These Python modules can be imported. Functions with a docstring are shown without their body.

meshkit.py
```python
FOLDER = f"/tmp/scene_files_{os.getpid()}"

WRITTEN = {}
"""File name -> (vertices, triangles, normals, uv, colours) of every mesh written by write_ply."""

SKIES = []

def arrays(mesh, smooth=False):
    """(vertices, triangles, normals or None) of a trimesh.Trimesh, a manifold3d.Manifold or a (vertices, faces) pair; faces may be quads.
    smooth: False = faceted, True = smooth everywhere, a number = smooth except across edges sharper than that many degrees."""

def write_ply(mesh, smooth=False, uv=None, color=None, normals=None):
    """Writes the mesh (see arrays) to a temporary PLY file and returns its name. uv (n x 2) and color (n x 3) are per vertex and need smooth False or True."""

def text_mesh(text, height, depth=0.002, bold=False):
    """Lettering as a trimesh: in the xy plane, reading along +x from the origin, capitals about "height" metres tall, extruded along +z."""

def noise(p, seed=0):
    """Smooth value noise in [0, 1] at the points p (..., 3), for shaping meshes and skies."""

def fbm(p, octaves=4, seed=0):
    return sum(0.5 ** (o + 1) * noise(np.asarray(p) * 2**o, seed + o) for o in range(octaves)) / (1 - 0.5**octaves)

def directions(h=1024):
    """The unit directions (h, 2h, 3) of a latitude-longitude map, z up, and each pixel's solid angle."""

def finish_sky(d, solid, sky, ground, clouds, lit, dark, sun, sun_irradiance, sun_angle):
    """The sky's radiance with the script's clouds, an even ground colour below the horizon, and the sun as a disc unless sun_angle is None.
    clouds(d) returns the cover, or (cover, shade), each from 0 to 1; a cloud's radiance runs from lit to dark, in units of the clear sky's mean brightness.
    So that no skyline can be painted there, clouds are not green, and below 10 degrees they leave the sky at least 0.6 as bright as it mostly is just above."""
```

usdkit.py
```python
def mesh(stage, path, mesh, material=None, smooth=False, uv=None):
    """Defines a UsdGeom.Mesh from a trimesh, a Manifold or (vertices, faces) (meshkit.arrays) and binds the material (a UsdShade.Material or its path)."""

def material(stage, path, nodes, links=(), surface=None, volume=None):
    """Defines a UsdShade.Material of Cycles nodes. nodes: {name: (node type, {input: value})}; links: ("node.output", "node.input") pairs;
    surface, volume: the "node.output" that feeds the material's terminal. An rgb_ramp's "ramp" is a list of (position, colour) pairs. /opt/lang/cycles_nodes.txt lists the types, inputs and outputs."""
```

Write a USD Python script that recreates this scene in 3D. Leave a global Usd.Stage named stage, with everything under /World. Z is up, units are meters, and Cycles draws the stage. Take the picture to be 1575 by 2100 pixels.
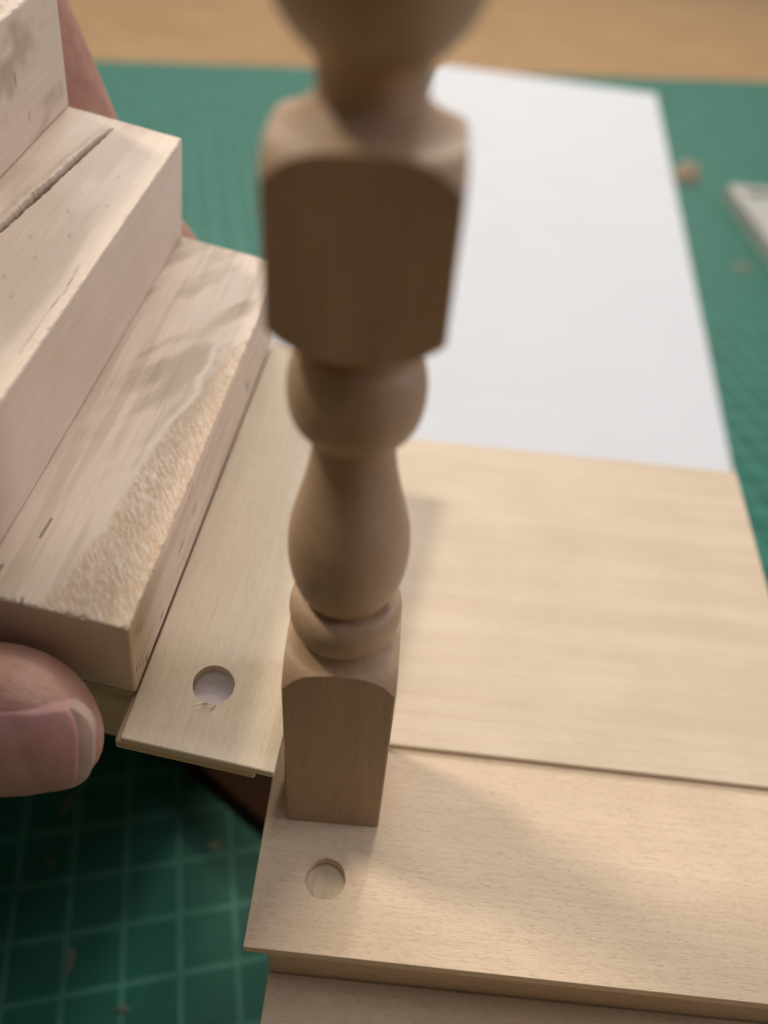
import math
import numpy as np
import trimesh
import manifold3d as m3
import usdkit
import meshkit
from pxr import Usd, UsdGeom, UsdLux, UsdShade, Gf, Sdf, Vt

stage = Usd.Stage.CreateInMemory()
UsdGeom.SetStageUpAxis(stage, "Z")
UsdGeom.SetStageMetersPerUnit(stage, 1.0)
UsdGeom.Xform.Define(stage, "/World")
UsdGeom.Scope.Define(stage, "/World/Looks")
MM = 0.001          # everything below is modelled in millimetres
Z0 = 68.7           # height of the lower stair's tread above the cutting mat

# ------------------------------------------------------------------ camera
cam = UsdGeom.Camera.Define(stage, "/World/camera")
RIGHT = np.array([0.994658, 0.067939, 0.077903])     # phone's own right / up / back directions
d = np.array([(612 - 787.5) / 1578.0, (2742 - 1050) / 1578.0, 1.0]); d /= np.linalg.norm(d)
fw = np.array([0, 0, 1.0]) - d[2] * d; fw /= np.linalg.norm(fw)
rt = np.cross(fw, -d); rt /= np.linalg.norm(rt)
R = np.stack([rt, fw, -d])                            # world = R @ (right, down, forward)
EYE = np.array([2.38, -47.21, 158.7])
cx_, cy_, cz_ = R[:, 0], -R[:, 1], -R[:, 2]
m = Gf.Matrix4d(*cx_, 0, *cy_, 0, *cz_, 0, *(EYE * MM), 1)
cam.AddTransformOp().Set(m)
cam.CreateHorizontalApertureAttr(25.95)
cam.CreateFocalLengthAttr(25.95 * 1578.0 / 1575.0)
cam.CreateFStopAttr(12.4)
cam.CreateFocusDistanceAttr(0.0815)
cam.CreateClippingRangeAttr((0.003, 100.0))
cam.CreateExposureAttr(0.27)

# ------------------------------------------------------------------ lights
def look_matrix(pos, target):
    pos, target = np.array(pos, float), np.array(target, float)
    z = pos - target; z /= np.linalg.norm(z)
    x = np.cross([0, 0, 1.0], z); x /= np.linalg.norm(x)
    y = np.cross(z, x)
    return Gf.Matrix4d(*x, 0, *y, 0, *z, 0, *pos, 1)

def rect_light(name, pos, target, w, h, intensity, color):
    l = UsdLux.RectLight.Define(stage, "/World/" + name)
    l.AddTransformOp().Set(look_matrix(pos, target))
    l.CreateWidthAttr(w); l.CreateHeightAttr(h)
    l.CreateIntensityAttr(intensity); l.CreateColorAttr(Gf.Vec3f(*color))
    return l

T0 = (0, 0.01, 0.08)
rect_light("ceiling_panel", (-0.10, 1.30, 1.20), T0, 1.3, 0.7, 4.1, (1.0, 0.985, 0.97))
rect_light("warm_lamp", (0.16, 1.05, 0.80), T0, 0.10, 0.10, 92.0, (1.0, 0.84, 0.64))
rect_light("left_lamp", (-0.57, 0.23, 0.97), T0, 0.12, 0.12, 92.0, (1.0, 0.86, 0.69))
rect_light("right_window", (1.1, 0.10, 0.60), T0, 0.40, 0.7, 4.4, (0.97, 0.89, 1.0))
rect_light("overhead_panel", (0.05, -0.06, 1.25), T0, 0.5, 0.5, 2.3, (1.0, 0.96, 0.92))
rect_light("back_wall", (0.0, 2.7, 0.9), T0, 3.6, 1.6, 0.28, (1.0, 0.95, 0.88))
dome = UsdLux.DomeLight.Define(stage, "/World/room_bounce")
dome.CreateIntensityAttr(0.016); dome.CreateColorAttr(Gf.Vec3f(1.0, 0.86, 0.72))

# ------------------------------------------------------------------ helpers
_used = {}
def fresh(parent, name):
    k = _used.get((parent, name), 0); _used[(parent, name)] = k + 1
    return f"{parent}/{name}" + (f"_{k:03d}" if k else "")

def tag(prim, label=None, category=None, group=None, kind=None):
    for k, v in (("label", label), ("category", category), ("group", group), ("kind", kind)):
        if v: prim.SetCustomDataByKey(k, v)
    return prim

def thing(name, label, category, loc=(0, 0, 0), mat=None, group=None, kind=None):
    x = UsdGeom.Xform.Define(stage, fresh("/World", name))
    if mat is None:
        x.AddTranslateOp().Set(Gf.Vec3d(*(np.array(loc, float) * MM)))
    else:
        M, t = mat
        x.AddTransformOp().Set(Gf.Matrix4d(*M[:, 0], 0, *M[:, 1], 0, *M[:, 2], 0, *(np.array(t) * MM), 1))
    tag(x.GetPrim(), label, category, group, kind)
    return str(x.GetPath())

def obj(parent, name, mesh, material, smooth=30, attrs=None, label=None):
    v, f, n = meshkit.arrays(mesh, smooth)
    path = fresh(parent, name)
    p = UsdGeom.Mesh.Define(stage, path)
    p.CreatePointsAttr(Vt.Vec3fArray.FromNumpy((v * MM).astype(np.float32)))
    p.CreateFaceVertexCountsAttr(Vt.IntArray.FromNumpy(np.full(len(f), 3, np.int32)))
    p.CreateFaceVertexIndicesAttr(Vt.IntArray.FromNumpy(f.astype(np.int32).ravel()))
    p.CreateSubdivisionSchemeAttr("none")
    if n is not None:
        p.CreateNormalsAttr(Vt.Vec3fArray.FromNumpy(n.astype(np.float32))); p.SetNormalsInterpolation("vertex")
    for k, a in (attrs or {}).items():
        UsdGeom.PrimvarsAPI(p).CreatePrimvar(k, Sdf.ValueTypeNames.FloatArray, "vertex").Set(Vt.FloatArray.FromNumpy(np.asarray(a, np.float32)))
    UsdShade.MaterialBindingAPI.Apply(p.GetPrim()).Bind(UsdShade.Material.Get(stage, "/World/Looks/" + material))
    if label: tag(p.GetPrim(), label)
    return path

def ticks(lo, hi, step, r, extra=()):
    """coordinates from lo to hi, with close lines for an edge of radius r; extra: (a, b, step) denser spans"""
    c = [lo, lo + .3 * r, lo + .65 * r, lo + r, hi - r, hi - .65 * r, hi - .3 * r, hi]
    dense = [(a, b) for a, b, s in extra]
    for x in np.linspace(lo + r, hi - r, max(2, int((hi - lo) / step) + 1)):
        if not any(a < x < b for a, b in dense): c.append(x)
    for a, b, s in extra: c += list(np.linspace(a, b, max(2, int((b - a) / s) + 1)))
    c = np.unique(np.round(c, 4))
    return c[np.concatenate([[True], np.diff(c) > 1e-3])]

def gridbox(lo, hi, tx, ty, tz, r):
    """a box with rounded edges whose faces carry a tensor grid"""
    V, F, n = [], [], 0
    T = (tx, ty, tz)
    for ax in range(3):
        a, b = (ax + 1) % 3, (ax + 2) % 3
        A, B = np.meshgrid(T[a], T[b], indexing="ij")
        na, nb = A.shape
        i = np.arange(na * nb).reshape(na, nb)
        q = np.stack([i[:-1, :-1], i[1:, :-1], i[1:, 1:], i[:-1, 1:]], -1).reshape(-1, 4)
        for side, val in ((0, lo[ax]), (1, hi[ax])):
            P = np.zeros((na * nb, 3)); P[:, a] = A.ravel(); P[:, b] = B.ravel(); P[:, ax] = val
            Q = q if side else q[:, ::-1]
            V.append(P); F.append(np.vstack([Q[:, [0, 1, 2]], Q[:, [0, 2, 3]]]) + n); n += len(P)
    V, F = np.vstack(V), np.vstack(F)
    key, idx, inv = np.unique(np.round(V, 4), axis=0, return_index=True, return_inverse=True)
    V = V[idx]; F = inv.reshape(-1)[F]
    lo, hi = np.array(lo), np.array(hi)
    c = np.clip(V, lo + r, hi - r); dd = V - c; L = np.linalg.norm(dd, axis=1, keepdims=True)
    V = np.where(L > 1e-9, c + dd / np.maximum(L, 1e-9) * r, V)
    return V, F

def sstep(x, a, b):
    t = np.clip((x - a) / (b - a), 0, 1); return t * t * (3 - 2 * t)

def plainbox(lo, hi, r=0.2, step=8.0):
    return gridbox(lo, hi, ticks(lo[0], hi[0], step, r), ticks(lo[1], hi[1], step, r), ticks(lo[2], hi[2], step, r), r)

def to_tm(mn):
    mm = mn.to_mesh(); return trimesh.Trimesh(mm.vert_properties[:, :3], mm.tri_verts, process=False)

def to_mn(V, F):
    return m3.Manifold(m3.Mesh(np.asarray(V, np.float32), np.asarray(F, np.uint32)))

# ------------------------------------------------------------------ materials
def wood(name, base, fleck, band, grain="x", band_amt=0.6, fleck_amt=0.6, fleck_scale=1.0, rough=0.55, bump=0.25, spec=0.35, stain=None, seed=0.0, across_scale=1.0, rings=False, fleck_ramp=(.56, .70), fleck_along=.75):
    """base / band: two tones in broad grain; fleck: short dark pores along the grain. grain: axis of the fibres. Object space in mm."""
    ax = "xyz".index(grain)
    def sc(along, across):
        s = [across * 1000.0] * 3; s[ax] = along * 1000.0; return tuple(s)
    N = {
        "tc": ("texture_coordinate", {}),
        "m1": ("mapping", {"scale": sc(.012, .16 * across_scale), "location": (seed, seed * 1.7, seed * .6)}),
        "n1": ("noise_texture", {"scale": 1.0, "detail": 4.0, "roughness": .6, "distortion": .5}),
        "m2": ("mapping", {"scale": sc(.10, 2.2 * across_scale), "location": (seed, 3 + seed, 1)}),
        "n2": ("noise_texture", {"scale": 1.0, "detail": 3.0, "roughness": .65}),
        "m3": ("mapping", {"scale": sc(fleck_along * fleck_scale, 4.2 * fleck_scale), "location": (2, seed, 5)}),
        "n3": ("noise_texture", {"scale": 1.0, "detail": 2.0, "roughness": .55}),
        "m4": ("mapping", {"scale": (90.0, 90.0, 90.0), "location": (seed, 9, 4)}),
        "n4": ("noise_texture", {"scale": 1.0, "detail": 2.0}),
        "r1": ("rgb_ramp", {"ramp": [(0.32, (0, 0, 0)), (0.68, (1, 1, 1))]}),
        "r2": ("rgb_ramp", {"ramp": [(0.35, (.955, .95, .945)), (0.65, (1.03, 1.03, 1.03))]}),
        "r3": ("rgb_ramp", {"ramp": [(fleck_ramp[0], (0, 0, 0)), (fleck_ramp[1], (1, 1, 1))]}),
        "r4": ("rgb_ramp", {"ramp": [(0.3, (.95, .94, .92)), (0.7, (1.03, 1.02, 1.02))]}),
        "s1": ("math", {"math_type": "multiply", "value2": band_amt}),
        "s3": ("math", {"math_type": "multiply", "value2": fleck_amt}),
        "c1": ("mix_color", {"a": base, "b": band}),
        "c2": ("mix_color", {"blend_type": "multiply", "fac": 1.0}),
        "c3": ("mix_color", {"b": fleck}),
        "c4": ("mix_color", {"blend_type": "multiply", "fac": 1.0}),
        "h": ("math", {"math_type": "multiply_add", "value2": -.8}),
        "bp": ("bump", {"strength": bump, "distance": .00012}),
        "p": ("principled_bsdf", {"roughness": rough, "specular_ior_level": spec}),
    }
    L = [("tc.object", "m1.vector"), ("tc.object", "m2.vector"), ("tc.object", "m3.vector"), ("tc.object", "m4.vector"),
         ("m1.vector", "n1.vector"), ("m2.vector", "n2.vector"), ("m3.vector", "n3.vector"), ("m4.vector", "n4.vector"),
         ("n1.fac", "r1.fac"), ("n2.fac", "r2.fac"), ("n3.fac", "r3.fac"), ("n4.fac", "r4.fac"),
         ("r1.color", "s1.value1"), ("s1.value", "c1.fac"), ("c1.result", "c2.a"), ("r2.color", "c2.b"),
         ("r3.color", "s3.value1"), ("s3.value", "c3.fac"), ("c2.result", "c3.a"), ("c3.result", "c4.a"), ("r4.color", "c4.b"),
         ("r3.color", "h.value1"), ("n2.fac", "h.value3"), ("h.value", "bp.height"), ("bp.normal", "p.normal")]
    if rings:                                     # faint turning marks left by the lathe
        N["mr"] = ("mapping", {"scale": (60.0, 60.0, 5200.0)}); N["nr"] = ("noise_texture", {"scale": 1.0, "detail": 2.0})
        N["h2"] = ("math", {"math_type": "multiply_add", "value2": .7})
        L.remove(("h.value", "bp.height"))
        L += [("tc.object", "mr.vector"), ("mr.vector", "nr.vector"), ("nr.fac", "h2.value1"), ("h.value", "h2.value3"), ("h2.value", "bp.height")]
    out = "c4.result"
    for i, (attr, col) in enumerate(stain or []):
        N[f"at{i}"] = ("attribute", {"attribute": attr}); N[f"st{i}"] = ("mix_color", {"b": col})
        L += [(f"at{i}.fac", f"st{i}.fac"), (out, f"st{i}.a")]; out = f"st{i}.result"
    L.append((out, "p.base_color"))
    usdkit.material(stage, "/World/Looks/" + name, N, L, surface="p.BSDF")

BASE = (.76, .625, .465)
wood("tread_wood", BASE, (.50, .36, .235), (.64, .50, .35), "x", .45, .5, 1.0, seed=1.0, fleck_ramp=(.50, .78), fleck_along=1.3)
wood("landing_wood", (.69, .59, .46), (.52, .40, .29), (.59, .475, .355), "x", .6, .2, .7, seed=4.0, across_scale=1.6)
wood("stair_wood", (.82, .71, .60), (.60, .48, .37), (.77, .645, .52), "y", .6, .10, .8, bump=.12, seed=7.0, stain=[("rough", (.60, .45, .315)), ("figure", (.47, .375, .26)), ("pale", (.86, .775, .65)), ("mark", (.13, .085, .05))])
wood("thin_tread_wood", (.76, .675, .525), (.48, .38, .26), (.69, .58, .43), "y", .6, .2, .8, seed=2.0, stain=[("mark", (.33, .23, .14))])
wood("newel_wood", (.57, .41, .275), (.34, .22, .13), (.40, .265, .16), "z", .8, .3, .9, seed=3.0, rough=.48, rings=True)
wood("carcass_wood", (.70, .54, .37), (.42, .28, .17), (.62, .45, .29), "x", .5, .4, .8, seed=5.0)
wood("dark_wood", (.030, .015, .008), (.015, .008, .005), (.022, .011, .006), "x", .5, .4, .8, seed=6.0, rough=.9, spec=.05)

def mat_material():
    th = math.radians(15.5)
    def lines(n, coord, off):
        return {f"{n}o": ("math", {"math_type": "add", "value2": off}), f"{n}d": ("math", {"math_type": "divide", "value2": .01015}),
                f"{n}f": ("math", {"math_type": "fraction"}), f"{n}s": ("math", {"math_type": "subtract", "value2": .5}),
                f"{n}a": ("math", {"math_type": "absolute"}), f"{n}g": ("map_range", {"range_type": "smoothstep", "from_min": .445, "from_max": .464, "clamp": True})}
    N = {"tc": ("texture_coordinate", {}), "xyz": ("separate_xyz", {}), **lines("a", "x", 5.0), **lines("b", "y", 5.0),
         "mx": ("math", {"math_type": "maximum"}),
         "mp": ("mapping", {"scale": (70.0, 70.0, 70.0)}), "n": ("noise_texture", {"scale": 1.0, "detail": 4.0, "roughness": .6}),
         "rn": ("rgb_ramp", {"ramp": [(.3, (.82, .82, .82)), (.7, (1.15, 1.12, 1.12))]}),
         "mw": ("mapping", {"scale": (260.0, 260.0, 260.0)}), "nw": ("noise_texture", {"scale": 1.0, "detail": 2.0}),
         "rw": ("rgb_ramp", {"ramp": [(.35, (.62, .62, .62)), (.62, (.92, .92, .92))]}),
         "am": ("math", {"math_type": "multiply"}),
         "c": ("mix_color", {"a": (.010, .128, .092), "b": (.070, .262, .212)}), "c2": ("mix_color", {"blend_type": "multiply", "fac": 1.0}),
         "mf": ("mapping", {"scale": (3500.0, 3500.0, 3500.0)}), "nf": ("noise_texture", {"scale": 1.0, "detail": 1.0}),
         "bp": ("bump", {"strength": .2, "distance": .0001}),
         "p": ("principled_bsdf", {"roughness": .5, "specular_ior_level": .35})}
    L = [("tc.object", "xyz.vector"), ("xyz.x", "ao.value1"), ("xyz.y", "bo.value1")]
    for n in "ab":
        L += [(f"{n}o.value", f"{n}d.value1"), (f"{n}d.value", f"{n}f.value1"), (f"{n}f.value", f"{n}s.value1"), (f"{n}s.value", f"{n}a.value1"), (f"{n}a.value", f"{n}g.value")]
    N["ao"][1]["value2"] = .01015 * 100 + .0157
    N["bo"][1]["value2"] = .01015 * 100 - .0029
    L += [("ag.result", "mx.value1"), ("bg.result", "mx.value2"), ("tc.object", "mp.vector"), ("mp.vector", "n.vector"), ("n.fac", "rn.fac"),
          ("tc.object", "mw.vector"), ("mw.vector", "nw.vector"), ("nw.fac", "rw.fac"), ("mx.value", "am.value1"), ("rw.color", "am.value2"),
          ("am.value", "c.fac"), ("c.result", "c2.a"), ("rn.color", "c2.b"), ("c2.result", "p.base_color"),
          ("tc.object", "mf.vector"), ("mf.vector", "nf.vector"), ("nf.fac", "bp.height"), ("bp.normal", "p.normal")]
    usdkit.material(stage, "/World/Looks/cutting_mat_green", N, L, surface="p.BSDF")
mat_material()

wood("table_wood", (.40, .245, .105), (.27, .15, .055), (.33, .19, .075), "x", .9, .3, .05, seed=8.0, rough=.42, bump=.05, across_scale=.12)

def simple(name, color, rough=.6, spec=.4, noise=None, **kw):
    N = {"p": ("principled_bsdf", {"base_color": color, "roughness": rough, "specular_ior_level": spec, **kw})}; L = []
    if noise:
        k, amt = noise
        N |= {"tc": ("texture_coordinate", {}), "mp": ("mapping", {"scale": (k, k, k)}), "n": ("noise_texture", {"scale": 1.0, "detail": 4.0}),
              "r": ("rgb_ramp", {"ramp": [(.3, tuple(c * (1 - amt) for c in color)), (.7, tuple(c * (1 + amt) for c in color))]})}
        L = [("tc.object", "mp.vector"), ("mp.vector", "n.vector"), ("n.fac", "r.fac"), ("r.color", "p.base_color")]
    usdkit.material(stage, "/World/Looks/" + name, N, L, surface="p.BSDF")

simple("white_paper", (.635, .67, .725), .7, .25, (25.0, .015))
simple("hole_floor", (.55, .50, .515), .7, .2, (400.0, .06))
simple("pale_plastic", (.66, .70, .64), .3, .5, (120.0, .06), transmission_weight=.35)
simple("pale_rim", (.60, .59, .56), .4, .5, (150.0, .08), transmission_weight=.3)
simple("glue", (.13, .17, .13), .45, .4, (900.0, .2))
simple("chip_wood", (.46, .35, .24), .7, .2, (300.0, .15))

def skin(name, color, color2, rough, spec, bump):
    N = {"tc": ("texture_coordinate", {}), "mp": ("mapping", {"scale": (330.0,) * 3}), "n": ("noise_texture", {"scale": 1.0, "detail": 4.0, "roughness": .6}),
         "r": ("rgb_ramp", {"ramp": [(.35, color), (.68, color2)]}),
         "mb": ("mapping", {"scale": (1400.0, 2600.0, 2600.0)}), "v": ("voronoi_texture", {"scale": 1.0, "feature": "f1"}),
         "bp": ("bump", {"strength": bump, "distance": .00012}),
         "p": ("principled_bsdf", {"roughness": rough, "specular_ior_level": spec, "subsurface_weight": .2, "subsurface_scale": .0022, "subsurface_radius": (1.0, .35, .2)})}
    L = [("tc.object", "mp.vector"), ("mp.vector", "n.vector"), ("n.fac", "r.fac"), ("r.color", "p.base_color"),
         ("tc.object", "mb.vector"), ("mb.vector", "v.vector"), ("v.distance", "bp.height"), ("bp.normal", "p.normal")]
    usdkit.material(stage, "/World/Looks/" + name, N, L, surface="p.BSDF")
skin("skin", (.385, .215, .165), (.48, .295, .235), .6, .2, .5)
skin("nail", (.50, .235, .205), (.56, .30, .26), .42, .3, .05)
skin("nail_edge", (.44, .30, .24), (.49, .345, .28), .5, .2, .05)

# ------------------------------------------------------------------ table, mat, card
th = math.radians(15.5)
E1, E2 = np.array([math.cos(th), math.sin(th)]), np.array([-math.sin(th), math.cos(th)])
ROT = np.array([[E1[0], E2[0], 0], [E1[1], E2[1], 0], [0, 0, 1.0]])
table = obj("/World", "table", plainbox((-1600, -900, -40), (1700, 2600, -3.2), 1.0, 400), "table_wood")
tag(stage.GetPrimAtPath(table), kind="structure")
cm = thing("cutting_mat", "green self-healing cutting mat with a pale printed grid lying on the table", "cutting mat", mat=(ROT, (0, 0, 0)))
FAR = 622.0
obj(cm, "sheet", plainbox((-620, FAR - 760, -3.0), (560, FAR, 0.0), .6, 200), "cutting_mat_green")

dirr = np.array([118.34 - 183.98, 160.83 - 643.77]); dirr /= np.linalg.norm(dirr)
perp = np.array([dirr[1], -dirr[0]])              # to the left
if perp[0] > 0: perp = -perp
Mp = np.array([[-perp[0], -dirr[0], 0], [-perp[1], -dirr[1], 0], [0, 0, 1.0]])
card = thing("white_card", "plain white sheet of card lying flat on the green cutting mat behind the stairs", "card", mat=(Mp, (183.98, 643.77, 0)))
obj(card, "sheet", plainbox((-179, -530, 0.05), (0, 0, 0.65), .2, 60), "white_paper")

# ------------------------------------------------------------------ lower stair (standing on the mat)
ls = thing("lower_stair", "unpainted miniature staircase with a drilled tread and wide landing, standing on the mat", "staircase", (0, 0, 0))
def hole(x, y, z, r, depth, jag=0.0, seed=0):
    n = 120; a = np.arange(n) * 2 * np.pi / n
    rr = r + jag * (meshkit.fbm(np.stack([np.cos(a) * 4 + 9, np.sin(a) * 4 + 9, np.full(n, seed * 1.0)], 1), 3, seed) - .5)
    cs = m3.CrossSection([np.stack([np.cos(a) * rr, np.sin(a) * rr], 1)])
    return cs.extrude(depth + 1.0).translate((x, y, z - depth))

def quad_board(pts, z0, z1, r):
    """a board with four corners and softened edges"""
    sph = [m3.Manifold.sphere(r, 16).translate((x, y, z)) for (x, y) in pts for z in (z0 + r, z1 - r)]
    return m3.Manifold.batch_hull(sph)

TT = 1.45
inset = .14
tr = quad_board([(-7.75 + inset, -19.70 + inset), (66, -20.15 + inset), (66, 5.15), (-8.05 + inset, 5.35)], Z0 - TT, Z0, inset)
tr = tr - hole(0.06, -11.9, Z0, 2.30, 6.0, .12, 1)
obj(ls, "tread", to_tm(tr), "tread_wood", 40, label="thin tread with a round baluster hole near its left end")
ld = quad_board([(-7.6, 5.75), (62.0, 4.95), (68.25, 70.1), (-7.6, 70.0)], Z0 - .75, Z0 + .75, .3)
obj(ls, "landing", to_tm(ld), "landing_wood", 40, label="wide flat landing board behind the tread")
obj(ls, "hole_plug", to_tm(m3.Manifold.cylinder(.3, 2.8, 2.8, 40).translate((0.06, -11.9, Z0 - TT - .65))), "thin_tread_wood", 40, label="wood seen in the bottom of the tread hole",
    attrs=None)
obj(ls, "scotia_strip", plainbox((-5.7, -18.5, Z0 - 6.3), (62, -15.0, Z0 - TT - .02), .35, 6), "carcass_wood", True)
obj(ls, "riser", plainbox((-5.7, -17.7, Z0 - 15.6), (61.5, -15.2, Z0 - 6.35), .15, 6), "carcass_wood", True)
obj(ls, "tread", plainbox((-5.75, -46, Z0 - 15.7), (64, -17.75, Z0 - 14.3), .15, 6), "tread_wood", True)
obj(ls, "carcass", plainbox((-5.6, -15.1, 0), (60.5, 68.5, Z0 - 1.9), .3, 20), "carcass_wood", True)
obj(ls, "carcass", plainbox((-5.6, -45.4, 0), (60.5, -15.3, Z0 - 15.8), .3, 20), "carcass_wood", True)

# ------------------------------------------------------------------ newel post
LEAN = 0.5
post_rot = trimesh.transformations.rotation_matrix(math.radians(-LEAN), [0, 1, 0])[:3, :3] @ trimesh.transformations.rotation_matrix(math.radians(1.0), [0, 0, 1])[:3, :3]
newel = thing("newel_post", "turned wooden newel post with two square blocks standing on the drilled tread", "newel post", mat=(post_rot, (0, 0, Z0 + .01)))
from scipy.interpolate import PchipInterpolator
def curve(pts, n=24):
    pts = np.array(pts, float); t = np.concatenate([[0], np.cumsum(np.linalg.norm(np.diff(pts, axis=0), axis=1))])
    f = PchipInterpolator(t, pts); return f(np.linspace(0, t[-1], n))
def arc(h0, h1, r0, rmax, r1, p=2.4, n=28):
    s = np.linspace(-1, 1, n); b = (1 - np.abs(s) ** p) ** (1 / p)
    base = np.where(s < 0, r0, r1); base = r0 + (r1 - r0) * (s + 1) / 2
    return np.stack([base + (rmax - base) * b, h0 + (h1 - h0) * (s + 1) / 2], 1)
def lathe(parts, seg=160):
    P = np.vstack([[[0, parts[0][0][1]]]] + parts + [[[0, parts[-1][-1][1]]]])
    return m3.Manifold.revolve(m3.CrossSection([P]), seg)
SQ = m3.CrossSection.square((11 - .5, 11 - .5), True).offset(.25, m3.JoinType.Round, 2, 24)
def block(h0, h1): return SQ.extrude(h1 - h0).translate((0, 0, h0))
low = [np.array([[12, 0.0], [12, 22.6]]), curve([(10.5, 22.9), (9, 24.4), (8.3, 25.8), (7.78, 27.0), (7.3, 28.0), (6.8, 28.85), (6.2, 29.5), (5.5, 29.9), (4.85, 30.7), (4.45, 31.55)], 90)]
obj(newel, "lower_block", to_tm(lathe(low, 560) ^ block(0, 40)), "newel_wood", 28, label="square base block with arched shoulders")
obj(newel, "ring", to_tm(lathe([arc(31.55, 36.0, 4.55, 5.32, 3.75, 2.2)])), "newel_wood", 40)
vase = curve([(3.75, 36.0), (4.62, 37.6), (5.12, 39.5), (5.33, 41.8), (5.18, 44.2), (4.66, 46.6), (4.0, 49.0), (3.5, 51.4), (3.27, 53.4), (3.24, 54.6)], 60)
obj(newel, "vase", to_tm(lathe([vase])), "newel_wood", 40)
obj(newel, "bead", to_tm(lathe([arc(54.6, 61.9, 3.24, 5.18, 3.6, 2.1), np.array([[3.6, 61.95], [3.6, 63.4]])])), "newel_wood", 40)
up = [curve([(3.3, 62.5), (4.3, 62.9), (5.5, 63.7), (6.2, 63.95), (6.8, 64.4), (7.3, 64.95), (7.78, 65.7), (8.6, 67.4), (12, 69)], 90),
      curve([(12, 71.0), (8.6, 72.9), (7.78, 74.6), (7.3, 75.3), (6.8, 75.8), (6.2, 76.15), (5.5, 76.35), (4.4, 76.9), (3.4, 77.6)], 90)]
obj(newel, "upper_block", to_tm(lathe(up, 560) ^ block(60, 80).scale((1.022, 1.022, 1))), "newel_wood", 28, label="square upper block with arched shoulders at both ends")
obj(newel, "neck", to_tm(lathe([curve([(3.35, 77.5), (3.2, 78.3), (3.25, 79.2), (3.55, 79.9)], 16)])), "newel_wood", 40)
sph_a = np.linspace(math.radians(-53), math.radians(88), 40)
obj(newel, "ball_finial", to_tm(lathe([np.stack([6.05 * np.cos(sph_a), 84.7 + 6.0 * np.sin(sph_a)], 1)])), "newel_wood", 40)

# ------------------------------------------------------------------ upper stair (held in the hand)
from scipy.spatial.transform import Rotation
US_M = Rotation.from_rotvec([0.146, 0.149, -0.060]).as_matrix()
US_M = np.array([[0.987, 0.071, 0.143], [-0.049, 0.988, -0.149], [-0.152, 0.140, 0.978]])
U_, S_, V_ = np.linalg.svd(US_M); US_M = U_ @ V_
US_T = np.array([-15.809, 56.521, 108.687])
us = thing("upper_stair", "unpainted miniature flight of wooden steps held tilted in the hand beside the newel post", "staircase", mat=(US_M, US_T))
TA, H, LEN = 14.49, 14.26, 61.0
rng = np.random.default_rng(5)

def seg_dist(u, v, pts, stretch=1.0):
    best = np.full(u.shape, 1e9); s_at = np.zeros(u.shape)
    P = np.array(pts, float); n = len(P) - 1
    for k in range(n):
        a, b = P[k], P[k + 1]; ab = b - a; L2 = ab @ ab
        t = np.clip(((u - a[0]) * ab[0] + (v - a[1]) * ab[1]) / L2, 0, 1)
        dd = np.hypot(u - a[0] - t * ab[0], v - a[1] - t * ab[1])
        m_ = dd < best; best = np.where(m_, dd, best); s_at = np.where(m_, (k + t) / n, s_at)
    return best, s_at

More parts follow.
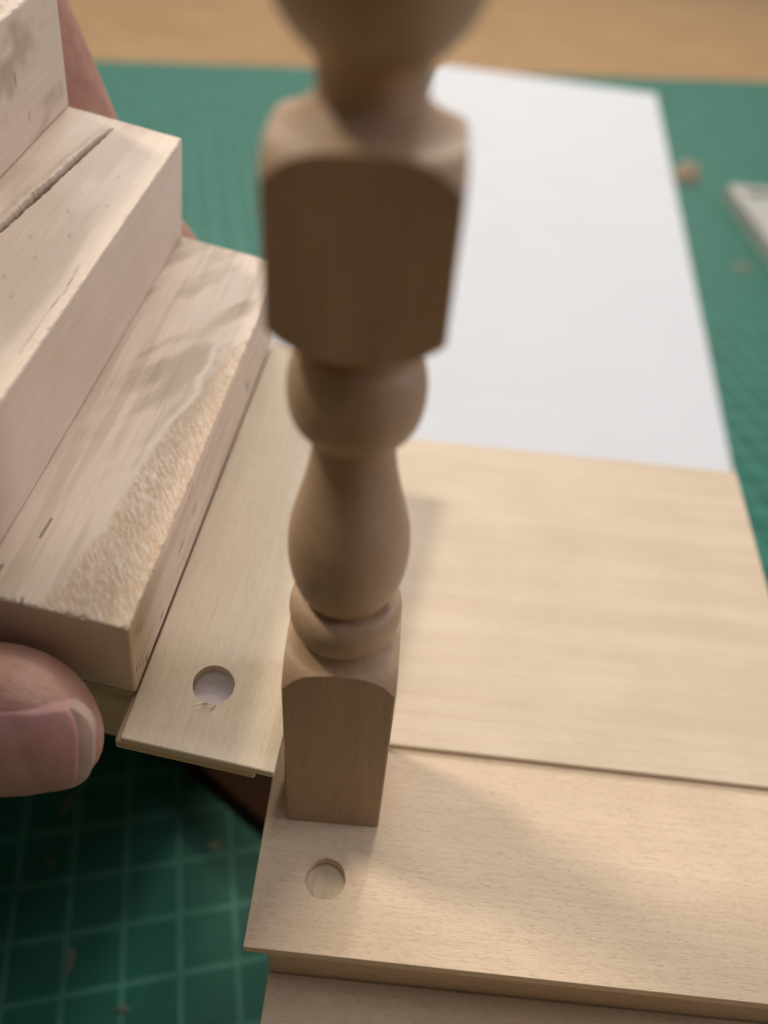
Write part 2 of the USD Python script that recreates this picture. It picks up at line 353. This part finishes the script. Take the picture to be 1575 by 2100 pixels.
def step_block(k, dense, label):
    """the k-th step above the bottom tread: top at k*H"""
    u1, u0 = -k * TA, -k * TA - 2 * TA - .3
    lo, hi = (u0, -LEN, (k - 1) * H + .06), (u1, 0.0, k * H)
    r = .28
    st = (.095 if k == 0 else .15) if dense else .6
    tx = ticks(u0, u1, 2.0, r, [(u1 - TA - .2, u1 - r, st)])
    ty = ticks(-LEN, 0, 1.0, r, [(-LEN + r, -r, st * 1.1)])
    tz = ticks(lo[2], hi[2], 1.0, r)
    V, F = gridbox(lo, hi, tx, ty, tz, r)
    u, v, w = V.T
    top = w > hi[2] - r * .6
    rough = np.zeros(len(V)); fig = np.zeros(len(V)); mark = np.zeros(len(V)); pale = np.zeros(len(V))
    # saw and sanding unevenness, chipped arrises
    n0 = meshkit.fbm(np.stack([u * .25 + 50 + k * 7, v * .12 + 50, w * .25 + 50], 1), 3, 11 + k) - .5
    V[:, 2] += np.where(top, n0 * .12, 0)
    edge = np.exp(-((u - u1) / .35) ** 2) * np.exp(-((w - hi[2]) / .5) ** 2)
    nick = np.clip(meshkit.fbm(np.stack([u * .2 + 9, v * .7 + 90, w * 0 + k * 3.3], 1), 3, 21 + k) - .52, 0, 1) * .4
    V[:, 2] -= edge * nick; V[:, 0] -= edge * nick * .6
    nearend = np.exp(-((v + LEN) / .35) ** 2)
    jag = meshkit.fbm(np.stack([u * 2.2 + 60, v * .2 + 7, w * 2.2 + 60], 1), 3, 31 + k) - .5
    V[:, 1] += nearend * jag * .35 * (.15 + .85 * np.exp(-((w - hi[2]) / .6) ** 2))
    V[:, 2] -= nearend * top * np.clip(jag, 0, 1) * .5
    if k == 0:
        # fuzzy torn patch along the front edge
        bv = [-62, -56, -50, -42, -36, -30, -24, -20, -16]; bu = [-8.8, -7.4, -6.2, -5.6, -5.2, -4.2, -2.6, -1.3, .3]
        b = np.interp(v, bv, bu) + 1.0 * (meshkit.fbm(np.stack([u * .3 + 5, v * .45 + 90, v * 0], 1), 3, 4) - .5)
        rough = np.where(top, sstep(u, b - .5, b + .7), 0)
        ca, sa = math.cos(.62), math.sin(.62)
        q, s = u * ca + v * sa + 100, -u * sa + v * ca + 100
        fz = meshkit.fbm(np.stack([q * 4.6, s * 1.1, q * 0], 1), 2, 3) - .5
        strength = rough * np.interp(v, [-62, -48, -34, -20], [1, 1, .65, .25])
        fz2 = meshkit.fbm(np.stack([q * 2.3 + 7, s * 2.3 + 3, q * 0], 1), 3, 33) - .5
        V[:, 2] += (fz * .07 + fz2 * .04) * strength - .05 * strength
        rough = np.clip(rough * (.70 - 1.5 * fz - .8 * fz2), 0, 1)
        # figured grain: cloudy diagonal bands towards the far end, and streaks beside the torn patch
        far = np.interp(v, [-62, -44, -30, -12, 0], [0, .25, .8, 1.1, .7])
        wq = meshkit.fbm(np.stack([(u * .8 - v * .42) * .34 + 40, (u * .42 + v * .8) * .09 + 40, u * 0], 1), 4, 8)
        fig = np.where(top, far * .8 * sstep(wq, .40, .66), 0) * (1 - .5 * rough)
        ridge = [(-2.2, -17.8), (-3.7, -20.9), (-3.4, -23.7), (-3.9, -26.6), (-3.4, -29.1), (-3.8, -30.9), (-4.8, -34.4), (-5.1, -36.1), (-5.7, -41.5), (-6.4, -46.0), (-6.5, -51.9)]
        dd, sr = seg_dist(u, v, ridge)
        wob = meshkit.fbm(np.stack([u * .9 + 70, v * .9 + 70, u * 0], 1), 3, 51)
        pale = np.where(top, np.exp(-(dd / (.22 + .35 * wob)) ** 2) * np.interp(sr, [0, .1, .6, .85, 1], [.3, .8, .8, .45, .1]), 0)
        for px, py, wd, am in ((-.7, -25.0, .45, .5), (-2.9, -23.4, .4, .35), (-1.6, -20.5, .5, .3), (-1.2, -28.5, .5, .25)):
            dd = np.hypot((u - px), (v - py) * .6); fig += np.where(top, am * np.exp(-(dd / wd) ** 2), 0)
        wave = meshkit.fbm(np.stack([u * .9 + 40, v * .05 + 40 + u * .02, u * 0], 1), 3, 18)
        fig += np.where(top, .3 * sstep(wave, .5, .68) * (1 - rough), 0)
        fig += np.where(~top & (v > -LEN + .5), .35 * sstep(meshkit.fbm(np.stack([w * .8 + 30, v * .07 + 30, w * 0], 1), 3, 28), .5, .7), 0)
        for pts, wd in (([(-11.4, -51.2), (-11.5, -53.6)], .13), ([(-13.4, -57.6), (-13.5, -58.8)], .18), ([(-10.2, -60.4), (-10.1, -60.9)], .15)):
            dd, _ = seg_dist(u, v, pts); mark += np.where(top, .8 * np.exp(-(dd / wd) ** 2), 0)
        side = ~top & (u > u1 - .2)
        for pts, wd in (([(-3.2, -59.4), (-4.4, -58.2)], .16), ([(-13.0, -57.5), (-9.5, -60.6)], .14), ([(-11.5, -50), (-12.9, -57.5)], .12), ([(-3.0, -43.5), (-1.0, -41.5)], .14), ([(-10.5, -15.5), (-8.0, -17.5)], .5), ([(-7, -40), (-8.4, -47)], .2)):
            dd, _ = seg_dist(w, v, pts); mark += np.where(side, .6 * np.exp(-(dd / wd) ** 2), 0)
    if k == 1:
        # the long split in the tread, open in the middle, with one lip standing up
        cp = [(-22.6, -2.6), (-23.1, -7), (-23.75, -13.5), (-24.5, -21), (-25.1, -28), (-25.6, -36)]
        dd, s = seg_dist(u, v, cp)
        wv = meshkit.fbm(np.stack([u * 1.6 + 4, v * 2.4 + 80, u * 0], 1), 3, 5) - .5
        slow = meshkit.fbm(np.stack([u * 0 + 3, v * .35 + 80, u * 0], 1), 2, 62) - .5
        half = (1 + 1.3 * slow) * np.interp(s, [0, .12, .3, .5, .7, .85, 1.0], [.02, .10, .25, .32, .20, .09, .03]) * (1 + 1.0 * wv)
        cu = np.interp(-v, [2.6, 7, 13.5, 21, 28, 36], [-22.6, -23.1, -23.75, -24.5, -25.1, -25.6])
        inside = 1 - sstep(dd, half * .6, half * 1.05 + .09)
        V[:, 2] -= np.where(top, inside * np.interp(s, [0, .2, .5, 1], [.3, 1.3, 1.5, .4]), 0)
        lip = np.exp(-((u - cu + half + .45) / .5) ** 2) * np.interp(-v, [0, 3, 8, 20, 30, 36], [0, .3, .45, .4, .2, 0])
        V[:, 2] += np.where(top, lip * .6 * (.4 + 1.2 * meshkit.fbm(np.stack([u * .5 + 8, v * .45 + 80, u * 0], 1), 2, 61)), 0)
        mark += np.where(top, .55 * inside, 0)
        dd, s = seg_dist(u, v, [(-15.9, -29.6), (-15.55, -34), (-15.75, -38), (-15.65, -44)])
        g = np.exp(-(dd / .07) ** 2); V[:, 2] -= np.where(top, g * .12, 0); mark += np.where(top, .6 * g * np.interp(s, [0, .2, .8, 1], [.6, 1, .8, .2]), 0)
        strip = sstep(u, -15.75, -15.5) * np.interp(v, [-46, -43, -31, -28], [0, 1, 1, 0])
        V[:, 2] += np.where(top, strip * (.1 * (meshkit.fbm(np.stack([u * 4 + 9, v * 2 + 90, u * 0], 1), 2, 6) - .75)), 0)
        for x, y, wd in ((-20.5, -21, .14), (-18.7, -25, .16), (-20.2, -30, .13), (-21.5, -34, .15), (-18.2, -12, .12), (-22, -27, .11), (-19.6, -36.5, .12), (-17.3, -18, .1)):
            dd, _ = seg_dist(u, v, [(x, y), (x + .1, y - .5)]); mark += np.where(top, .35 * np.exp(-(dd / wd) ** 2), 0)
        fig = np.where(top, .35 * sstep(meshkit.fbm(np.stack([u * .2 + 40, v * .06 + 40, u * 0], 1), 3, 19), .52, .72), 0)
    if k == 2:
        side = ~top & (u > u1 - .2)
        br = meshkit.fbm(np.stack([w * .35 + 30, v * .16 + 30 + w * .1, w * 0], 1), 4, 12)
        fig = np.where(side, .8 * sstep(br, .55, .75), 0)
        for y, z in ((-7, 5.5), (-9, 7.5), (-5.2, 8.4), (-10, 3.0), (-13.5, 6.4), (-12, 8)):
            dd, _ = seg_dist(w - H, v, [(z, y), (z + .2, y - .4)]); mark += np.where(side, .6 * np.exp(-(dd / .15) ** 2), 0)
        V[:, 2] += np.where(top, (meshkit.fbm(np.stack([u * 1.5 + 40, v * .6 + 40, u * 0], 1), 3, 15) - .5) * .35, 0)
    obj(us, "step_block", (V, F), "stair_wood", True, {"rough": np.clip(rough, 0, 1), "figure": np.clip(fig, 0, 1), "mark": np.clip(mark, 0, 1), "pale": np.clip(pale, 0, 1)}, label)

step_block(0, True, "lowest solid step with a fuzzy torn patch along its front edge")
step_block(1, True, "second step with a long open split in its top")
step_block(2, True, "third step, cut off by the edge of view")
for k in (3, 4, 5): step_block(k, False, None)
zero = lambda V: {"rough": np.zeros(len(V)), "figure": np.zeros(len(V)), "mark": np.zeros(len(V))}
V, F = plainbox((-TA - 13, -LEN - .02, -2 * H), (-.35, -.1, -H - .0), .25, 4)
obj(us, "lower_block", (V, F), "carcass_wood", True, label="block under the lowest step")
# bottom tread with torn hole, notched round the newel post
C_T = 1.45; VN = -LEN - 5.07
bt = m3.Manifold.batch_hull([m3.Manifold.sphere(.22, 16).translate((x, y, z)) for x in (.12 + .22, 16.55 - .22) for y in (VN + .22, -.22) for z in (-H - C_T + .22, -H - .22)])
bt = bt - hole(7.67, -58.0, -H, 2.28, 6.0, .10, 3)
inv_t = US_M.T @ (np.array([0, 0, Z0]) - US_T)
pr = m3.CrossSection.square((11.3, 11.3), True).extrude(60)
A34 = np.hstack([US_M.T @ post_rot, inv_t[:, None]])
bt = bt - pr.transform(A34)
bt = bt.refine_to_length(.55)
tm = to_tm(bt); P = np.array(tm.vertices)
u, v, w = P.T
top = w > -H - .05
rad = np.hypot(u - 7.67, v + 58.0); ang = np.arctan2(v + 58.0, u - 7.67)
torn = np.exp(-((rad - 2.6) / .55) ** 2) * (np.exp(-((ang + 1.5) / .55) ** 2) + .6 * np.exp(-((ang - 1.0) / .35) ** 2))
P[:, 2] += np.where(top, torn * (meshkit.fbm(np.stack([u * 2.2 + 20, v * 1.6 + 90, u * 0], 1), 3, 2) - .45) * .7, 0)
mk = np.where(top, .6 * torn * (meshkit.fbm(np.stack([u * 3 + 20, v * 2 + 90, u * 0], 1), 3, 9) > .55), 0)
obj(us, "tread", trimesh.Trimesh(P, tm.faces, process=False), "thin_tread_wood", 35, label="thin bottom tread with a torn baluster hole")
V, F = plainbox((-.6, VN + .12, -H - C_T - 1.95), (14.6, -.4, -H - C_T - .02), .3, 3)
obj(us, "tread_support", (V, F), "carcass_wood", True, label="strip under the bottom tread")

hf = m3.Manifold.cylinder(.06, 2.6, 2.6, 48).translate((7.67, -58.0, -H - C_T - .05))
obj(us, "hole_floor", to_tm(hf), "hole_floor", 30, label="pale surface seen through the torn hole")

# ------------------------------------------------------------------ hand
hand = thing("hand", "bare hand gripping the small flight of steps, thumb pressed on its near end", "hand", mat=(US_M, US_T))
def bone(p, q, r0, r1):
    return m3.Manifold.batch_hull([m3.Manifold.sphere(r0, 28).translate(tuple(p)), m3.Manifold.sphere(r1, 28).translate(tuple(q))])
def chain(pts):
    return [bone(a[:3], b[:3], a[3], b[3]) for a, b in zip(pts[:-1], pts[1:])]
T = US_M.T @ R[:, 0]; T = T + np.array([0, 0.0, -.03]); T /= np.linalg.norm(T)
al = math.radians(11)
Nn = np.array([0, -math.cos(al), math.sin(al)]); Nn -= (Nn @ T) * T; Nn /= np.linalg.norm(Nn)
Wd = np.cross(T, Nn); Wd = Wd if Wd[2] > 0 else -Wd
TIP = np.array([-0.7, -67.6, -7.9])
A_, B_ = 8.3, 6.0
def thumb_point(s, phi, grow=0.0):
    """s mm back from the tip, phi round the thumb (0 = up side, 90 deg = nail side)"""
    s = np.asarray(s, float)
    q = np.clip(s / 9.5, 0, 1); rnd = np.sqrt(np.clip(1 - (1 - q) ** 2.3, 0, 1))
    a = (A_ + .045 * np.clip(s - 10, 0, 25)) * rnd; b = (B_ + .07 * np.clip(s - 6, 0, 25)) * rnd
    cN = -.3 * (1 - np.clip(s / 14, 0, 1)) ** 1.5
    s = s - .33 * np.sign(np.sin(phi)) * np.abs(np.sin(phi)) * b * np.clip(1 - s / 20, 0, 1)
    c, sn = np.cos(phi), np.sin(phi)
    e = 2.25
    x = np.sign(c) * np.abs(c) ** (2 / e) * a; y = np.sign(sn) * np.abs(sn) ** (2 / e) * b
    y = np.where(sn > 0, y * .82, y * 1.12)
    return TIP - T * s[..., None] + Wd * x[..., None] + Nn * (y + cN)[..., None]
S = np.concatenate([np.array([0, .08, .3, .7, 1.2, 2, 3]), np.arange(4, 34, 1.0)])
PH = np.arange(56) * 2 * np.pi / 56
SS, PP = np.meshgrid(S, PH, indexing="ij")
rings = thumb_point(SS, PP)
nS, nP = SS.shape
Vt_ = rings.reshape(-1, 3); i = np.arange(nS * nP).reshape(nS, nP)
F_ = []
for a in range(nS - 1):
    j = np.arange(nP); k2 = (j + 1) % nP
    F_.append(np.stack([i[a, j], i[a + 1, j], i[a + 1, k2]], 1)); F_.append(np.stack([i[a, j], i[a + 1, k2], i[a, k2]], 1))
Vt_ = np.vstack([Vt_, rings[-1].mean(0), rings[0].mean(0)])
e_ = len(Vt_)
F_.append(np.stack([i[-1], np.full(nP, e_ - 2), np.roll(i[-1], -1)], 1)); F_.append(np.stack([i[0], np.roll(i[0], -1), np.full(nP, e_ - 1)], 1))
F_ = np.vstack(F_)
tmv = trimesh.Trimesh(Vt_, F_, process=True)
if tmv.volume < 0: tmv.invert()
thumb = to_mn(tmv.vertices, tmv.faces)
c30 = TIP - T * 30
MCP = c30 + np.array([-34, -2, -16.0])
bones = [thumb] + chain([(*(TIP - T * 26), 7.8), (*(c30 - T * 4), 8.8), (*MCP, 11), (-96, -34, -52, 14)])
idx = [(-80, 24, 20, 9.5), (-50, 13.5, 38, 7.4), (-36.0, 8.2, 14, 6.6), (-30.5, 7.6, 3, 6.0)]
mid = [(-84, 25, 6, 9.8), (-50, 14.5, 16, 7.8), (-27.5, 8.0, -3.5, 7.0), (-19.5, 7.4, -11.0, 6.3)]
rin = [(-86, 23, -10, 9.4), (-56, 14.5, -8, 7.4), (-36, 8.2, -18, 6.6), (-28, 7.5, -24, 6.0)]
lit = [(-86, 18, -26, 8.6), (-62, 13.0, -26, 6.4), (-46, 7.8, -33, 5.8), (-39, 7.0, -38, 5.2)]
for ch in (idx, mid, rin, lit): bones += chain(ch)
pal = [(-80, 24, 20, 9.5), (-84, 25, 6, 9.8), (-86, 23, -10, 9.4), (-86, 18, -26, 8.6), (-112, -22, -22, 13), (-112, -10, -48, 13), (-96, -34, -52, 14)]
bones.append(m3.Manifold.batch_hull([m3.Manifold.sphere(r, 24).translate((x, y, z)) for x, y, z, r in pal]))
bones.append(m3.Manifold.batch_hull([m3.Manifold.sphere(r, 24).translate((x, y, z)) for x, y, z, r in [(-100, 10, -20, 14), (-64, -2, -46, 13), (-50, 14, -48, 12), (-60, 24, -40, 11), (-96, -20, -52, 14)]]))
heel = [(-45, 64, 31, 12), (-60, 76, 20, 14), (-90, 60, 25, 16), (-95, 34, 45, 14), (-57, 68, 70, 11), (-34, 66, 30, 10), (-36, 70, 62, 9), (-100, 60, 76, 16)]
bones.append(m3.Manifold.batch_hull([m3.Manifold.sphere(h[3], 24).translate(tuple(US_M.T @ (np.array(h[:3]) - US_T))) for h in heel]))
heel = [(-82, 8, 50, 14), (-85, 5, 95, 14), (-85, 45, 50, 14), (-95, 45, 100, 14), (-100, 20, 70, 18)]
bones.append(m3.Manifold.batch_hull([m3.Manifold.sphere(h[3], 24).translate(tuple(US_M.T @ (np.array(h[:3]) - US_T))) for h in heel]))
bones += chain([(-112, -16, -34, 19), (-150, -34, -40, 22), (-260, -80, -50, 32)])
hm = bones[0]
for b in bones[1:]: hm = hm + b
hm = hm.refine_to_length(1.7)
ht = to_tm(hm); ht.merge_vertices()
raw = np.array(ht.vertices)
trimesh.smoothing.filter_taubin(ht, lamb=.5, nu=.52, iterations=12)
HV = np.array(ht.vertices)
# the nail bed: skin sinks round the nail plate
obj(hand, "skin_surface", trimesh.Trimesh(HV, ht.faces, process=False), "skin", True)
def nail_point(s, phi):
    """the nail plate keeps its width to the free edge instead of closing round the fingertip"""
    se = np.maximum(s, 6.5); k = se - s
    p = thumb_point(se, phi) + T * k[..., None]
    ctr = TIP - T * s[..., None]
    off = (p - ctr) @ Wd
    return p - Nn * (.040 * k ** 2 + .03 * k)[..., None] - Wd * (off * .022 * k)[..., None]
def nail_patch(s0, s1, spread, off, mat_name, name, label, s_round, e_round=0.0):
    n1, n2 = 40, 34
    a = np.linspace(-1, 1, n2); P1, P2 = [], []
    for t in np.linspace(0, 1, n1):
        row = []
        for x in a:
            s_front = s0 + s_round * abs(x) ** 3.0
            s = s_front + (s1 + e_round * abs(x) ** 3.0 - s_front) * t - 1.5 * x
            phi = math.pi / 2 - math.radians(4) - x * spread
            row.append((s, phi))
        P1.append(row)
    P1 = np.array(P1)
    pts = nail_point(P1[..., 0], P1[..., 1])
    rim = np.minimum(1, (1 - np.abs(a))[None, :] / .12) * np.ones((n1, 1))
    lift = off * (.35 + .65 * np.sqrt(rim))
    outer = pts + Nn * lift[..., None]; inner = pts - Nn * .9
    V = np.vstack([outer.reshape(-1, 3), inner.reshape(-1, 3)]); g = np.arange(n1 * n2).reshape(n1, n2); m_ = n1 * n2
    q = np.stack([g[:-1, :-1], g[1:, :-1], g[1:, 1:], g[:-1, 1:]], -1).reshape(-1, 4)
    F = [q, q[:, ::-1] + m_]
    per = np.concatenate([g[0, :-1], g[:-1, -1], g[-1, :0:-1], g[:0:-1, 0]]); nx = np.roll(per, -1)
    F.append(np.stack([per, nx, nx + m_, per + m_], 1))
    F = np.vstack(F); tri = np.vstack([F[:, [0, 1, 2]], F[:, [0, 2, 3]]])
    t_ = trimesh.Trimesh(V, tri, process=False)
    if t_.volume < 0: t_.invert()
    return obj(hand, name, t_, mat_name, 50, label=label)
nail_patch(2.15, 17.0, math.radians(48), .15, "nail", "thumbnail", "pink thumbnail", 1.3)
nail_patch(1.0, 2.13, math.radians(48), .13, "nail_edge", "thumbnail_edge", "pale free edge of the thumbnail", 2.2, 1.3)

# ------------------------------------------------------------------ small things on the mat
dk = thing("dark_wood_block", "dark brown wooden offcut on the mat in the gap between the two stairs", "wood block", mat=(Rotation.from_euler("z", -34, degrees=True).as_matrix(), (-25.5, 28.3, 0)))
obj(dk, "block", plainbox((-40, 0.0, 0.0), (26, 30, 9), .5, 8), "dark_wood", True)

of = thing("wood_offcut", "tiny pale wooden offcut lying against the right edge of the white card", "offcut", (166.5, 452, 0))
ch = m3.Manifold.batch_hull([m3.Manifold.sphere(.6, 10).translate(p) for p in [(-7, -9, .7), (6, -5, .7), (7, 6, .7), (-6, 7, .7), (-6, -2, 8), (4, -1, 9), (5, 4, 6), (-4, 4, 8)]])
obj(of, "chip", to_tm(ch), "chip_wood", 30)

pb = thing("plastic_tray", "shallow whitish translucent plastic tray on the mat at the right edge of the picture", "tray", mat=(Rotation.from_euler("z", 0.5, degrees=True).as_matrix(), (182, 426, 0)))
obj(pb, "rim", to_tm((m3.CrossSection.square((120, 170)).offset(-2, m3.JoinType.Round).offset(2, m3.JoinType.Round, 2, 24) - m3.CrossSection.square((104, 154)).translate((8, 8))).extrude(8).translate((0, -170, 0.02))), "pale_rim", 30)
obj(pb, "base", plainbox((7.8, -162.2, .5), (112.2, -7.8, 5.5), .3, 30), "pale_plastic", True)

def blob(name, label, cat, x, y, rx, ry, h, rot, mat_name, seed):
    s = trimesh.creation.icosphere(3, 1.0); P = np.array(s.vertices)
    n = meshkit.fbm(P * 1.6 + 20, 3, seed) - .5
    P = P * (1 + .9 * n)[:, None]; P[:, 2] = np.clip(P[:, 2], -.15, None)
    P = P * np.array([rx, ry, h]); c, s_ = math.cos(rot), math.sin(rot)
    P[:, :2] = P[:, :2] @ np.array([[c, s_], [-s_, c]]); P[:, 2] -= P[:, 2].min()
    p = thing(name, label, cat, (x, y, 0.01)); obj(p, "lump", trimesh.Trimesh(P, s.faces, process=False), mat_name, True)
blob("glue_drop", "small round pale speck on the mat at the lower left", "glue drop", -55.8, 12.8, .75, .75, .3, 0, "glue", 1)
blob("glue_smear", "long crooked brownish smear low on the mat below the thumb", "glue smear", -46.0, -4.0, .7, 2.3, .3, .1, "glue", 2)
blob("glue_smear", "faint greyish smear on the mat just under the thumb", "glue smear", -57.0, 24.5, .8, 2.4, .2, -.3, "glue", 3)
blob("glue_drop", "faint greyish spot on a grid line beside the lower stair's tread", "glue drop", -24.5, 19.3, 1.4, 1.0, .2, .2, "glue", 4)
blob("glue_drop", "pale fleck at the bottom edge of the picture left of the stair", "glue drop", -34.2, -10.6, 1.2, .5, .3, .2, "glue", 5)
blob("glue_drop", "blurred pale spot on the mat beside the shallow tray", "glue drop", 168.5, 330, 5.5, 4.5, .7, .2, "glue", 6)
